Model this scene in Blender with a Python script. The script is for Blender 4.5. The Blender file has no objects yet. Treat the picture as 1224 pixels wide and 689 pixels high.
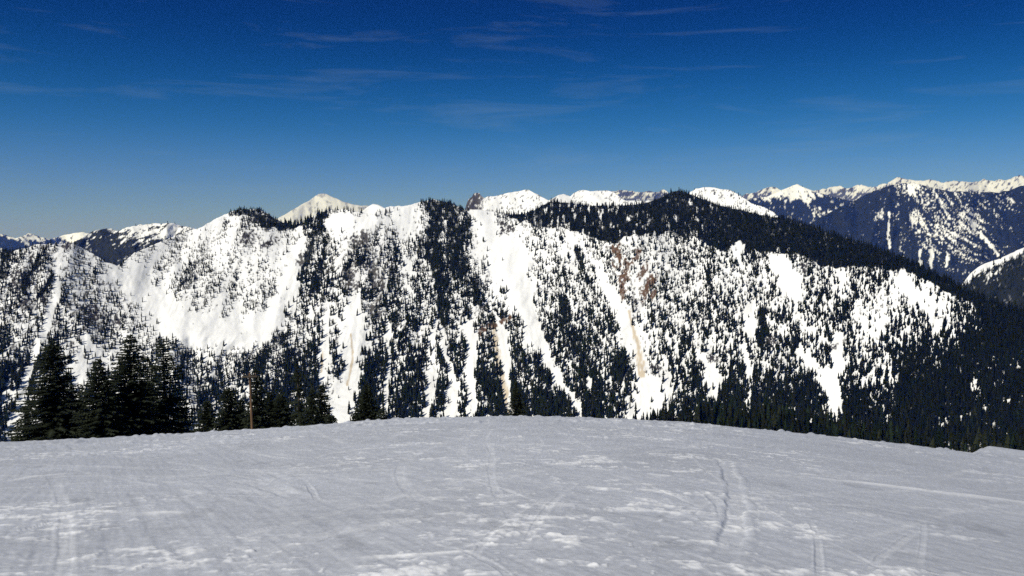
import bpy, math
import numpy as np
from mathutils import Vector

C = bpy.context.scene.collection
SC = bpy.context.scene
rng = np.random.default_rng(7)

# ------------------------------------------------------------------ survey of the place
# Bearings and vertical angles were read off the photograph (1224 x 689) once; everything below is
# built from them as real terrain at its own distance and size.  Metres, camera eye at the origin, looking to +Y.
F, CX, CY = 1018.0, 612.0, 344.5
PITCH = math.radians(3.06)
cp, sp = math.cos(PITCH), math.sin(PITCH)


def ang(x, y):
    """photo position -> (azimuth, tan of elevation)"""
    x = np.asarray(x, float); y = np.asarray(y, float)
    a = (x - CX) / F; b = (CY - y) / F
    dx = a; dy = cp + b * sp; dz = -sp + b * cp
    return np.arctan2(dx, dy), dz / np.hypot(dx, dy)


def pix(az, te):
    """(azimuth, tan elevation) -> survey position"""
    dx = np.sin(az); dy = np.cos(az); dz = te
    f = dy * cp - dz * sp; u = dy * sp + dz * cp
    return CX + F * dx / f, CY - F * u / f


# ------------------------------------------------------------------ noise
def _hash(i, j, seed):
    h = (i.astype(np.int64) * 374761393 + j.astype(np.int64) * 668265263 + seed * 1442695041) & 0xFFFFFFFF
    h = ((h ^ (h >> 13)) * 1274126177) & 0xFFFFFFFF
    h = (h ^ (h >> 16)) & 0xFFFFFFFF
    return h.astype(np.float64) / 4294967295.0


def vn(x, y, seed=0):
    x = np.asarray(x, float); y = np.asarray(y, float)
    x, y = np.broadcast_arrays(x, y)
    i = np.floor(x); j = np.floor(y)
    fx = x - i; fy = y - j
    fx = fx * fx * fx * (fx * (fx * 6 - 15) + 10); fy = fy * fy * fy * (fy * (fy * 6 - 15) + 10)
    a = _hash(i, j, seed); b = _hash(i + 1, j, seed); c = _hash(i, j + 1, seed); d = _hash(i + 1, j + 1, seed)
    return (a * (1 - fx) + b * fx) * (1 - fy) + (c * (1 - fx) + d * fx) * fy


def fbm(x, y, seed=0, octv=4, gain=0.5):
    s = 0.0; w = 1.0; t = 0.0
    for o in range(octv):
        ca, sa = math.cos(0.7 * o), math.sin(0.7 * o)
        s = s + w * vn((x * ca - y * sa) * 2 ** o + 17.3 * o, (x * sa + y * ca) * 2 ** o - 9.1 * o, seed + o * 31)
        t += w; w *= gain
    return s / t


def smooth(a, b, x):
    t = np.clip((x - a) / (b - a), 0, 1)
    return t * t * (3 - 2 * t)


def poly_dist(px, py, pts):
    """distance to a polyline and the interpolated third value (half width) there"""
    best = np.full(np.shape(px), 1e9); wid = np.zeros(np.shape(px))
    for (x0, y0, w0), (x1, y1, w1) in zip(pts[:-1], pts[1:]):
        vx, vy = x1 - x0, y1 - y0
        t = np.clip(((px - x0) * vx + (py - y0) * vy) / (vx * vx + vy * vy + 1e-9), 0, 1)
        d = np.hypot(px - x0 - t * vx, py - y0 - t * vy)
        m = d < best
        best = np.where(m, d, best); wid = np.where(m, w0 + (w1 - w0) * t, wid)
    return best, wid


# ------------------------------------------------------------------ object helpers
def tag(o, label=None, cat=None, group=None, kind=None):
    if label: o['label'] = label
    if cat: o['category'] = cat
    if group: o['group'] = group
    if kind: o['kind'] = kind
    return o


def empty(name, loc, label, cat, group=None, rz=0.0):
    o = bpy.data.objects.new(name, None); C.objects.link(o)
    o.location = loc; o.rotation_euler = (0, 0, rz); o.empty_display_size = 0.5
    return tag(o, label, cat, group)


def link_mesh(name, me, parent=None, mat=None):
    o = bpy.data.objects.new(name, me); C.objects.link(o)
    if mat is not None and not me.materials: me.materials.append(mat)
    if parent: o.parent = parent
    return o


def mesh_np(name, V, faces, col=None, smooth_shade=True):
    """V (n,3); faces (m,3) or (m,4) array; col (n,3) linear colour attribute"""
    me = bpy.data.meshes.new(name)
    V = np.ascontiguousarray(V, np.float32); Fc = np.ascontiguousarray(faces, np.int32)
    m, k = Fc.shape
    me.vertices.add(len(V)); me.vertices.foreach_set('co', V.ravel())
    me.loops.add(m * k); me.loops.foreach_set('vertex_index', Fc.ravel())
    me.polygons.add(m)
    me.polygons.foreach_set('loop_start', np.arange(0, m * k, k, dtype=np.int32))
    me.polygons.foreach_set('use_smooth', np.full(m, smooth_shade, bool))
    if col is not None:
        at = me.attributes.new('tone', 'FLOAT_COLOR', 'POINT')
        c4 = np.ones((len(V), 4), np.float32); c4[:, :3] = col
        at.data.foreach_set('color', c4.ravel())
    me.update(calc_edges=True); me.validate()
    return me


def grid_faces(nr, nc, wrap=False):
    r = np.arange(nr - 1)[:, None]; c = np.arange(nc if wrap else nc - 1)[None, :]
    c2 = (c + 1) % nc
    a = r * nc + c; b = r * nc + c2; d = (r + 1) * nc + c; e = (r + 1) * nc + c2
    return np.stack([a, b, e, d], -1).reshape(-1, 4)


# ------------------------------------------------------------------ materials
def nodes_of(name):
    m = bpy.data.materials.new(name); m.use_nodes = True
    nt = m.node_tree; bs = nt.nodes['Principled BSDF']
    return m, nt, bs


def terrain_material(name, scale, bump, rough=0.65, vary=0.12):
    m, nt, bs = nodes_of(name)
    at = nt.nodes.new('ShaderNodeAttribute'); at.attribute_name = 'tone'
    tc = nt.nodes.new('ShaderNodeTexCoord')
    no = nt.nodes.new('ShaderNodeTexNoise'); no.inputs['Scale'].default_value = scale
    no.inputs['Detail'].default_value = 8; no.inputs['Roughness'].default_value = 0.72
    mr = nt.nodes.new('ShaderNodeMapRange')
    mr.inputs['From Min'].default_value = 0.25; mr.inputs['From Max'].default_value = 0.75
    mr.inputs['To Min'].default_value = 1 - vary; mr.inputs['To Max'].default_value = 1.0 + vary * 0.35
    mx = nt.nodes.new('ShaderNodeMix'); mx.data_type = 'RGBA'; mx.blend_type = 'MULTIPLY'
    mx.inputs['Factor'].default_value = 1
    bp = nt.nodes.new('ShaderNodeBump'); bp.inputs['Strength'].default_value = 0.6
    bp.inputs['Distance'].default_value = bump
    L = nt.links.new
    L(tc.outputs['Object'], no.inputs['Vector']); L(no.outputs['Fac'], mr.inputs['Value'])
    L(at.outputs['Color'], mx.inputs['A']); L(mr.outputs['Result'], mx.inputs['B'])
    L(mx.outputs['Result'], bs.inputs['Base Color'])
    L(no.outputs['Fac'], bp.inputs['Height']); L(bp.outputs['Normal'], bs.inputs['Normal'])
    bs.inputs['Roughness'].default_value = rough
    bs.inputs['Specular IOR Level'].default_value = 0.25
    return m


def plain_material(name, c1, c2, scale, rough=0.85, stretch=(1, 1, 1), bump=0.0, spec=0.2):
    m, nt, bs = nodes_of(name)
    tc = nt.nodes.new('ShaderNodeTexCoord'); mp = nt.nodes.new('ShaderNodeMapping')
    mp.inputs['Scale'].default_value = stretch
    no = nt.nodes.new('ShaderNodeTexNoise'); no.inputs['Scale'].default_value = scale; no.inputs['Detail'].default_value = 4
    cr = nt.nodes.new('ShaderNodeValToRGB')
    cr.color_ramp.elements[0].position = 0.35; cr.color_ramp.elements[1].position = 0.68
    cr.color_ramp.elements[0].color = (*c1, 1); cr.color_ramp.elements[1].color = (*c2, 1)
    L = nt.links.new
    L(tc.outputs['Object'], mp.inputs['Vector']); L(mp.outputs['Vector'], no.inputs['Vector'])
    L(no.outputs['Fac'], cr.inputs['Fac']); L(cr.outputs['Color'], bs.inputs['Base Color'])
    if bump:
        bp = nt.nodes.new('ShaderNodeBump'); bp.inputs['Distance'].default_value = bump
        L(no.outputs['Fac'], bp.inputs['Height']); L(bp.outputs['Normal'], bs.inputs['Normal'])
    bs.inputs['Roughness'].default_value = rough; bs.inputs['Specular IOR Level'].default_value = spec
    return m


def tone_material(name, rough=0.9):
    m, nt, bs = nodes_of(name)
    at = nt.nodes.new('ShaderNodeAttribute'); at.attribute_name = 'tone'
    nt.links.new(at.outputs['Color'], bs.inputs['Base Color'])
    bs.inputs['Roughness'].default_value = rough; bs.inputs['Specular IOR Level'].default_value = 0.0
    return m


M_SLOPE = terrain_material('packed_snow', 7.0, 0.010, 0.6, 0.17)
M_RIDGE = terrain_material('mountain_snow', 0.06, 2.0, 0.7, 0.10)
M_FAR = terrain_material('distant_snow', 0.012, 9.0, 0.8, 0.12)
M_TREES = tone_material('conifer_needles_far')
M_NEEDLE = plain_material('fir_needles', (0.011, 0.014, 0.010), (0.027, 0.033, 0.020), 1.3, 0.85, (1, 1, 1), 0.0, 0.03)
M_BARK = plain_material('fir_bark', (0.035, 0.026, 0.02), (0.09, 0.07, 0.055), 6.0, 0.95, (1, 1, 0.25))
M_WOOD = plain_material('weathered_pole_wood', (0.085, 0.05, 0.028), (0.19, 0.115, 0.065), 5.0, 0.9, (3, 3, 0.15), 0.01)
M_ARM = plain_material('crossarm_wood', (0.05, 0.04, 0.03), (0.11, 0.085, 0.06), 5.0, 0.9, (0.2, 2, 2))
M_METAL = plain_material('dull_insulator', (0.10, 0.07, 0.06), (0.16, 0.12, 0.10), 9.0, 0.5)

SNOW = np.array([0.885, 0.89, 0.895]); ROCK = np.array([0.10, 0.093, 0.085]); BROWN = np.array([0.135, 0.073, 0.036])
FLOOR = np.array([0.0115, 0.0140, 0.0075]); STAIN = np.array([0.55, 0.45, 0.31]); DARKROCK = np.array([0.055, 0.05, 0.05])

# ------------------------------------------------------------------ generic mountain
def skyline(pts, az, jag=0.0, seed=1, freq=0.25):
    x = np.array([p[0] for p in pts], float); y = np.array([p[1] for p in pts], float)
    a, t = ang(x, y)
    te = np.interp(az, a, t)
    if jag:
        px, _ = pix(az, te)
        te = te + (fbm(px * freq, px * 0 + seed, seed, 3) - 0.5) * 2 * jag / F
    return te


def mountain(name, pts, Rc, m_front, m_back, x0, x1, y_hidden, colour, step=1.0, rows=90, zb=-505.0,
             jag=0.5, seed=1, rough=0.02, mat=None, slope=None, label=None):
    """a mountain whose crest stands at distance Rc: front face, crest and back face as one grid.
    Returns the object and a sampler of points on the visible front face."""
    a0 = float(ang(x0, 290.0)[0]); a1 = float(ang(x1, 290.0)[0])
    nc = int((a1 - a0) * F / step) + 2
    az = np.linspace(a0, a1, nc)
    tc_ = skyline(pts, az, jag, seed)
    _, th = ang(CX, y_hidden)
    tb = np.minimum(float(th), tc_ - 0.004)
    # the face is one continuous slope: integrate its local gradient upwards from a common foot line
    NT = 420
    TE = np.linspace(float(tb.min()) - 0.001, float(tc_.max()) + 0.004, NT)
    TG = np.broadcast_to(TE[:, None], (NT, nc))
    QX, QY = pix(np.broadcast_to(az, TG.shape), TG)
    mg = np.full(TG.shape, m_front, float) if slope is None else slope(QX, QY)
    lg = np.zeros(TG.shape)
    lg[1:] = np.cumsum((TE[1] - TE[0]) / np.maximum(0.5 * (mg[:-1] + mg[1:]) - TG[:-1], 0.05), axis=0)
    sx = QX + (QY - 300) * 0.25 * (fbm(QX * 0.006, QY * 0.01, seed + 3, 2) - 0.5) * 4
    rib = (fbm(sx / 60.0, QY / 90.0, seed + 5, 3) - 0.5) * 2.2 + (fbm(sx / 14.0, QY / 20.0, seed + 9, 3) - 0.5) * 0.45
    RG = np.exp(lg) * (1 + rough * rib)
    for k in range(1, NT):
        RG[k] = np.maximum(RG[k], RG[k - 1] * 1.00006)
    crest = np.array([np.interp(tc_[c], TE, RG[:, c]) for c in range(nc)])
    RG *= Rc / np.median(crest[tc_ > np.median(tc_) - 0.01])
    # rows from the crest down
    u = np.linspace(0, 1, rows)
    T = tc_[None, :] + (tb - tc_)[None, :] * u[:, None]
    R = np.stack([np.interp(T[:, c], TE, RG[:, c]) for c in range(nc)], 1)
    PX, PY = pix(np.broadcast_to(az, T.shape), T)
    Rcv = R[0]; zc = Rcv * tc_
    Z = R * T
    col = colour(PX, PY)
    # hidden foot, back
    rl = R[-1]; zl = Z[-1]
    foot_r = rl - np.maximum(zl - zb, 0) / 0.62 * 1.0
    foot_r = np.maximum(foot_r, rl * 0.55)
    fr = np.stack([rl * (1 - s) + foot_r * s for s in (0.33, 0.66, 1.0)]); fz = np.stack([zl * (1 - s) + zb * s for s in (0.33, 0.66, 1.0)])
    bs = np.array([1.0, 0.6, 0.3, 0.12, 0.03])
    zc = np.maximum(zc, zb + 1.0)
    br = np.stack([Rcv + s * (zc - zb) / m_back for s in bs]); bz = np.stack([zc - s * (zc - zb) for s in bs])
    bw = (fbm(np.broadcast_to(az, br.shape) * 40, br / (0.05 * np.mean(Rcv)), seed + 21, 3) - 0.5) * 0.12
    bz = bz - np.abs(bw) * (zc - zb) * (bs * (1 - bs) * 4)[:, None]
    AR = np.concatenate([br, R, fr]); AZ = np.concatenate([bz, Z, fz])
    AC = np.concatenate([np.repeat(col[:1], 5, 0), col, np.repeat(col[-1:], 3, 0)])
    V = np.stack([AR * np.sin(az), AR * np.cos(az), AZ], -1).reshape(-1, 3)
    me = mesh_np(name, V, grid_faces(AR.shape[0], nc)[:, ::-1], AC.reshape(-1, 3))
    ob = link_mesh(name, me, None, mat or M_FAR)
    tag(ob, label, None, None, 'structure')
    G = np.stack([R * np.sin(az), R * np.cos(az), Z], -1)

    def sample(n, seed2):
        g = np.random.default_rng(seed2)
        ci = g.random(n) * (nc - 1.001); ri = g.random(n) * (rows - 1.001)
        c0 = ci.astype(int); r0 = ri.astype(int); fc = (ci - c0)[:, None]; fr_ = (ri - r0)[:, None]
        P = (G[r0, c0] * (1 - fc) + G[r0, c0 + 1] * fc) * (1 - fr_) + (G[r0 + 1, c0] * (1 - fc) + G[r0 + 1, c0 + 1] * fc) * fr_
        a = np.arctan2(P[:, 0], P[:, 1]); t = P[:, 2] / np.hypot(P[:, 0], P[:, 1])
        qx, qy = pix(a, t)
        area = float(np.sum(np.abs(np.diff(PY, axis=0))) * step)      # square survey units covered
        return P, qx, qy, area
    return ob, sample


# ------------------------------------------------------------------ main mountain: what grows and lies where
GX = np.arange(0, 1225, 34.0)
GY = np.arange(240, 541, 25.0)
DEN = [
 "5555555526236811798799999999999999999",
 "5554333222246313346911588999999999999",
 "8534445532152345910545567899999999999",
 "7546115642143446920453456744457999999",
 "6556303643054457850463346664234435899",
 "6667730432454665672565446766554323799",
 "6667650000653577665565455666454434789",
 "7766656425772686656665455566556567999",
 "8765666668873887767676656677845589999",
 "8766666778873987788688637788956799999",
 "8444566778862997689999747889968999999",
 "8444667788863998899999858899979999999",
 "8555667788864998899999999999999999999",
]
DEN = [r[:37].ljust(37, '9') for r in DEN]
DG = np.array([[int(ch) for ch in r] for r in DEN], float) / 9.0


def bil(g, x, y):
    fx = np.clip((x - GX[0]) / 34.0, 0, len(GX) - 1.001); fy = np.clip((y - GY[0]) / 25.0, 0, len(GY) - 1.001)
    i = fx.astype(int); j = fy.astype(int); a = fx - i; b = fy - j
    return (g[j, i] * (1 - a) + g[j, i + 1] * a) * (1 - b) + (g[j + 1, i] * (1 - a) + g[j + 1, i + 1] * a) * b


CHUTES = [
 [(428, 330, 3), (424, 350, 5), (424, 375, 10), (427, 400, 13), (420, 440, 10), (415, 470, 11), (407, 500, 13), (402, 530, 14)],
 [(394, 365, 2), (391, 400, 5), (388, 430, 5), (383, 458, 3)],
 [(465, 388, 3), (467, 440, 3), (463, 465, 3), (457, 505, 3)],
 [(518, 385, 3), (516, 430, 3), (514, 470, 5), (511, 505, 4)],
 [(526, 392, 3), (534, 430, 4), (541, 460, 6), (540, 500, 11)],
 [(568, 368, 4), (563, 400, 8), (563, 440, 6), (564, 500, 5)],
 [(592, 382, 3), (599, 402, 7), (603, 440, 7), (607, 470, 5), (609, 500, 5)],
 [(572, 255, 10), (586, 280, 17), (604, 310, 23), (618, 340, 22), (624, 365, 13), (632, 388, 9), (642, 408, 8), (656, 438, 7), (671, 462, 6), (692, 495, 4)],
 [(712, 316, 4), (725, 345, 8), (741, 370, 9), (752, 390, 7), (759, 405, 6), (764, 430, 7), (768, 448, 9), (770, 462, 20), (776, 478, 24), (770, 496, 24)],
 [(838, 424, 6), (848, 436, 10), (852, 455, 9), (854, 478, 6)],
 [(889, 415, 5), (893, 440, 3), (894, 465, 2), (898, 482, 2)],
 [(958, 425, 5), (972, 442, 9), (985, 458, 8), (990, 470, 5)],
 [(1002, 405, 7), (1002, 430, 9), (998, 460, 8), (999, 480, 7), (1001, 496, 6)],
 [(706, 455, 3), (708, 478, 2)],
 [(73, 298, 3), (69, 330, 4), (64, 362, 4), (52, 400, 4), (36, 440, 4), (22, 480, 5), (12, 525, 8)],
 [(92, 425, 7), (90, 445, 12), (95, 460, 9)],
 [(142, 326, 8), (166, 345, 14), (190, 368, 19), (214, 390, 21), (250, 401, 15), (300, 399, 18), (328, 382, 14), (346, 345, 11), (355, 305, 9), (358, 280, 4)],
 [(895, 372, 6), (893, 395, 8)],
 [(880, 298, 8), (882, 312, 5)],
 [(930, 312, 12), (942, 335, 13), (955, 350, 9)],
 [(1080, 335, 9), (1095, 352, 10), (1112, 372, 9)],
 [(1122, 514, 2), (1150, 501, 4), (1180, 487, 2), (1222, 475, 2)],
 [(478, 300, 2), (495, 330, 3)],
 [(440, 262, 10), (425, 275, 8), (412, 262, 10), (395, 268, 8)],
 [(100, 405, 4), (118, 425, 6), (128, 436, 5)],
]
DARKS = [
 [(512, 243, 9), (522, 262, 13), (516, 290, 10), (524, 325, 11), (528, 360, 7), (528, 385, 3)],
 [(540, 245, 15), (546, 275, 14), (546, 305, 14), (549, 322, 13)],
 [(374, 288, 4), (368, 305, 7), (362, 330, 4)], [(347, 335, 4), (345, 352, 5)], [(360, 330, 5), (356, 350, 5)], [(340, 370, 5), (338, 382, 4)],
 [(14, 292, 9), (7, 310, 7), (2, 330, 5)], [(146, 306, 7), (146, 316, 5)], [(170, 362, 6), (182, 378, 5)],
 [(470, 325, 4), (467, 345, 4)],
 [(590, 385, 4), (603, 376, 5)],
 [(690, 300, 3), (696, 320, 3)], [(276, 256, 3), (290, 253, 4), (304, 256, 7), (318, 263, 9), (335, 269, 7), (350, 272, 4)], [(352, 270, 2), (372, 264, 3)], [(672, 360, 5), (676, 385, 6)],
]
ROCKS = [  # x, y, rx, ry, tilt, kind
 (430, 288, 9, 8, 0.2, 'g'), (417, 330, 5, 8, 0.3, 'g'), (421, 341, 7, 5, 0.2, 'g'), (446, 328, 6, 8, -0.3, 'g'), (450, 341, 6, 9, -0.2, 'g'),
 (369, 300, 4, 10, 0.4, 'g'), (449, 368, 6, 10, 0.1, 'g'), (360, 310, 4, 6, 0.2, 'g'),
 (739, 307, 4, 10, 0.15, 'b'), (735, 299, 5, 4, 0, 'b'), (750, 318, 3, 5, 0, 'b'), (745, 334, 5, 8, 0.3, 'b'), (744, 348, 3, 7, 0, 'b'), (762, 305, 3, 6, 0.4, 'b'),
 (768, 325, 3, 8, 0.5, 'b'), (775, 343, 5, 12, 0.6, 'b'), (780, 351, 3, 5, 0.3, 'b'), (758, 359, 5, 6, 0.5, 'd'), (589, 389, 6, 3, 0, 'b'), (577, 394, 3, 5, 0.5, 'b'),
 (603, 383, 5, 3, -0.4, 'b'),
 (30, 364, 9, 5, 0.2, 'd'), (110, 378, 10, 9, 0.4, 'd'), (136, 384, 8, 6, 0, 'd'), (37, 308, 3, 5, 0, 'd'), (80, 294, 3, 5, 0.3, 'd'), (18, 340, 5, 8, 0.2, 'd'), (24, 330, 6, 8, 0, 'd'),
 (52, 358, 4, 5, 0, 'd'), (853, 428, 7, 4, 0, 'r'), (922, 406, 5, 4, 0, 'r'), (994, 415, 4, 4, 0, 'r'), (782, 442, 6, 4, 0, 'd'), (962, 320, 5, 5, 0, 'd'), (780, 268, 4, 3, 0, 'd'),
 (575, 370, 5, 6, 0.4, 'g'), (600, 268, 5, 2, 0, 'd'), (606, 275, 7, 4, 0, 'd'), (322, 290, 8, 3, -0.4, 'd'), (308, 262, 9, 3, 0, 'd'), (296, 284, 7, 5, 0, 'd'), (336, 268, 12, 2, 0.1, 'd'),
]
STAINS = [
 [(590, 388, 3), (592, 410, 3.2), (597, 440, 3.2), (603, 465, 3.8), (607, 500, 5)],
 [(752, 372, 1.5), (757, 395, 2.5), (763, 415, 3), (766, 435, 4), (767, 448, 4)],
 [(419, 400, 1.2), (422, 430, 1.5), (415, 460, 1.0)], [(386, 420, 1), (384, 445, 1)],
]
SKY_MAIN = [(-700, 330), (-400, 300), (-200, 310), (-80, 292), (0, 296), (12, 301), (22, 298), (30, 297), (42, 292), (55, 292), (62, 291), (76, 292), (80, 290), (88, 290), (98, 296), (112, 304), (128, 314), (140, 318),
 (150, 312), (160, 303), (180, 294), (205, 284), (225, 277), (242, 271), (256, 263), (268, 257), (280, 252), (290, 250), (302, 250), (312, 251), (325, 259), (338, 266), (348, 269), (358, 268),
 (368, 264), (380, 256), (391, 251), (411, 250), (431, 254), (446, 256), (454, 251), (466, 247), (486, 246), (501, 242), (510, 240), (518, 238), (528, 241), (540, 243), (556, 251), (575, 251), (596, 254),
 (612, 257), (625, 256), (638, 252), (648, 246), (658, 241), (680, 243), (700, 246), (720, 246), (740, 246), (755, 245), (770, 243), (785, 239), (795, 234), (803, 229), (811, 228), (820, 231),
 (832, 235), (845, 240), (860, 246), (880, 250), (900, 255), (920, 259), (943, 262), (968, 270), (993, 279), (1018, 288), (1043, 296), (1068, 305), (1093, 316), (1118, 327), (1135, 336), (1155, 349),
 (1180, 359), (1224, 374), (1300, 402), (1420, 450), (1600, 470), (1900, 500)]
BOUND = [(-200, 0), (585, 0), (598, 252), (606, 260), (612, 262), (644, 271), (687, 277), (705, 283), (719, 289), (735, 291), (745, 287), (760, 281), (790, 283), (816, 282), (835, 284), (850, 296), (870, 302),
 (900, 300), (925, 304), (960, 308), (985, 318), (1020, 321), (1050, 321), (1075, 324), (1100, 330), (1112, 336), (1128, 348), (1150, 357), (1164, 368), (1180, 400), (1224, 430), (1600, 500)]
BX, BY = np.array([b[0] for b in BOUND], float), np.array([b[1] for b in BOUND], float)


def forest_band(x, y):
    yb = np.interp(x, BX, BY) + (fbm(x / 9.0, y * 0, 71, 3) - 0.5) * 9
    return smooth(1.5, -1.5, y - yb)


def lean(x, y):
    return x + (y - 400) * np.interp(x, [0, 150, 400, 560, 620, 720, 800, 1224], [0.55, 0.5, 0.22, 0.02, -0.25, -0.25, 0.05, 0.05])


def cover(x, y):
    """share of the ground hidden by trees, 0..1"""
    d = bil(DG, x, y)
    lx = lean(x, y)
    n = fbm(lx / 13.0, y / 34.0, 41, 3, 0.6); n2 = fbm(lx / 34.0, y / 70.0, 47, 2)
    amp = 2.4 * np.clip(1.15 - d, 0.25, 1) * np.clip(d * 3, 0, 1)
    d = d + (n - 0.5) * amp + (n2 - 0.5) * 0.5 * np.clip(d * 2, 0, 1) * np.clip(1.2 - d, 0, 1)
    for st in DARKS:
        q, w = poly_dist(x, y, st); d = np.maximum(d, smooth(1.3, 0.7, q / w + (n - 0.5) * 1.8))
    fb = forest_band(x, y)
    gap = smooth(0.62, 0.72, fbm(x / 3.4, y / 9.0, 59, 2)) * np.clip((870 - x) / 120, 0.0, 1) * np.clip((x - 640) / 40, 0.15, 1) * 0.8
    d = np.where(fb > 0.02, np.maximum(d, fb * (1.05 - gap)), d)
    wob = (fbm(x / 6.0, y / 9.0, 53, 4, 0.6) - 0.5) * 1.9
    mx_ = x + (fbm(x / 40.0, y / 22.0, 55, 2) - 0.5) * 11
    for st in CHUTES:
        q, w = poly_dist(mx_, y, st); d = d * (1 - smooth(1.25, 0.75, q / w + wob) * 0.985)
    return np.clip(d, 0, 1.05)


def rock_mask(x, y):
    g = np.zeros(x.shape); b = np.zeros(x.shape); dk = np.zeros(x.shape)
    w = (fbm(x / 3.0, y / 5.0, 83, 4, 0.65) - 0.5) * 3.4
    for (cx, cy, rx, ry, tl, k) in ROCKS:
        ca, sa = math.cos(tl), math.sin(tl)
        dx, dy = (x - cx) * 0.88, (y - cy) * 0.80
        q = np.sqrt(((dx * ca + dy * sa) / rx) ** 2 + ((-dx * sa + dy * ca) / ry) ** 2)
        m = smooth(1.15, 0.85, q + w)
        if k == 'g': g = np.maximum(g, m)
        elif k == 'b': b = np.maximum(b, m)
        else: dk = np.maximum(dk, m)
    return g, b, dk


def main_colour(x, y):
    col = np.broadcast_to(SNOW, x.shape + (3,)).copy()
    # thin outcrops showing between snow on steep ground
    zone = 0.25 + 0.9 * np.exp(-((x - 425) / 60) ** 2 - ((y - 325) / 50) ** 2) + 0.9 * np.exp(-((x - 70) / 75) ** 2 - ((y - 360) / 70) ** 2) + 0.7 * np.exp(-((x - 755) / 45) ** 2 - ((y - 335) / 45) ** 2) + 0.5 * np.exp(-((x - 315) / 40) ** 2 - ((y - 275) / 18) ** 2)
    zone = np.clip(zone, 0, 1) * (bil(DG, x, y) > 0.2)
    oc = smooth(0.0, 0.05, fbm(lean(x, y) / 3.2, y / 5.0, 91, 4, 0.6) - 0.74 + 0.15 * zone) * (zone > 0.01)
    for st in CHUTES:
        q, w = poly_dist(x, y, st); oc = oc * smooth(0.8, 1.3, q / w)
    def put(m, c):
        nonlocal col
        col = col * (1 - m[..., None]) + np.asarray(c) * m[..., None]
    put(np.clip(oc * 0.85, 0, 1), ROCK * 0.9)
    run = smooth(0.48, 0.75, fbm(lean(x, y) / 2.6, y / 16.0, 107, 3, 0.6)) * smooth(0.3, 0.7, fbm(x / 40.0, y / 40.0, 109, 2))
    col = col * (1 - 0.13 * run[..., None])
    for st in STAINS:
        q, w = poly_dist(x, y, st); put(smooth(1.5, 0.3, q / w + (fbm(x / 2.2, y / 7, 97, 3) - 0.5) * 2.4) * 0.85, STAIN)
    g, b, dk = rock_mask(x, y)
    led = smooth(0.30, 0.42, fbm((x - y * 0.4) / 1.8, y / 2.6, 105, 3, 0.6))
    g, b, dk = g * led, b * (0.75 + 0.25 * led), dk * led
    tint = fbm(x / 4, y / 5, 101, 3)[..., None]
    put(g, ROCK * 1.0); put(b, BROWN); put(dk, DARKROCK)
    rm = np.clip(g + b + dk, 0, 1)[..., None]
    col = col * (1 - rm * (0.75 - 1.5 * np.abs(tint - 0.5)) * 0.35)
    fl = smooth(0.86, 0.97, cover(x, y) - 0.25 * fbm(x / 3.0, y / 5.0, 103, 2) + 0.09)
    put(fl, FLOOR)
    return np.clip(col, 0.01, 0.9)


def main_slope(x, y):
    m = np.full(x.shape, 0.66)
    def blob(cx, cy, rx, ry, v):
        nonlocal m
        w = np.exp(-(((x - cx) / rx) ** 2 + ((y - cy) / ry) ** 2))
        m = m * (1 - w) + v * w
    blob(265, 398, 85, 10, 0.26); blob(200, 350, 60, 50, 0.5); blob(265, 412, 70, 8, 1.0)
    blob(600, 300, 40, 60, 0.56); blob(430, 320, 60, 50, 0.76); blob(755, 330, 35, 40, 0.9); blob(60, 350, 60, 50, 0.85)
    blob(400, 258, 60, 14, 0.45); blob(345, 285, 40, 16, 0.45)
    fb = smooth(8, -8, y - np.interp(x, BX, BY))
    m = m * (1 - fb) + 0.40 * fb
    return np.maximum(m, 0.13)


ridge, ridge_sample = mountain('mountain_ridge', SKY_MAIN, 1980, 0.66, 0.5, -230, 1454, 560, main_colour,
                               1.0, 300, jag=0.8, seed=11, rough=0.010, mat=M_RIDGE, slope=main_slope,
                               label='snowy treed mountain face across the valley from the ski slope')

# ------------------------------------------------------------------ the other mountains
def snow_forest(frac, streak, seed, floor=FLOOR, snow=SNOW):
    def f(x, y):
        fr = frac(x, y); n = streak(x, y)
        # equalise: n roughly uniform 0..1
        nn = np.clip((n - 0.25) / 0.50, 0, 1)
        m = smooth(-0.10, 0.10, fr * 1.18 - 0.07 - nn)[..., None]
        return np.asarray(snow) * m + np.asarray(floor) * (1 - m)
    return f


def const(v): return lambda x, y: np.full(np.shape(x), float(v))


# near wooded spur below the right-hand end of the slope
SPUR = [(560, 620), (640, 560), (700, 527), (740, 513), (775, 505), (800, 500), (850, 494), (900, 497), (950, 502), (1000, 511), (1050, 520), (1100, 527), (1160, 529), (1224, 530), (1350, 540), (1480, 600)]
spur, spur_sample = mountain('wooded_hill', SPUR, 880, 0.5, 0.5, 570, 1470, 575,
                             snow_forest(lambda x, y: np.interp(x, [700, 800, 1080, 1140, 1224], [0.5, 0.0, 0.0, 0.30, 0.25]), lambda x, y: fbm(x / 8, y / 8, 3, 3), 3),
                             1.5, 50, jag=0.6, seed=23, rough=0.006, mat=M_RIDGE, label='low dark wooded hill behind the right end of the slope')

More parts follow.
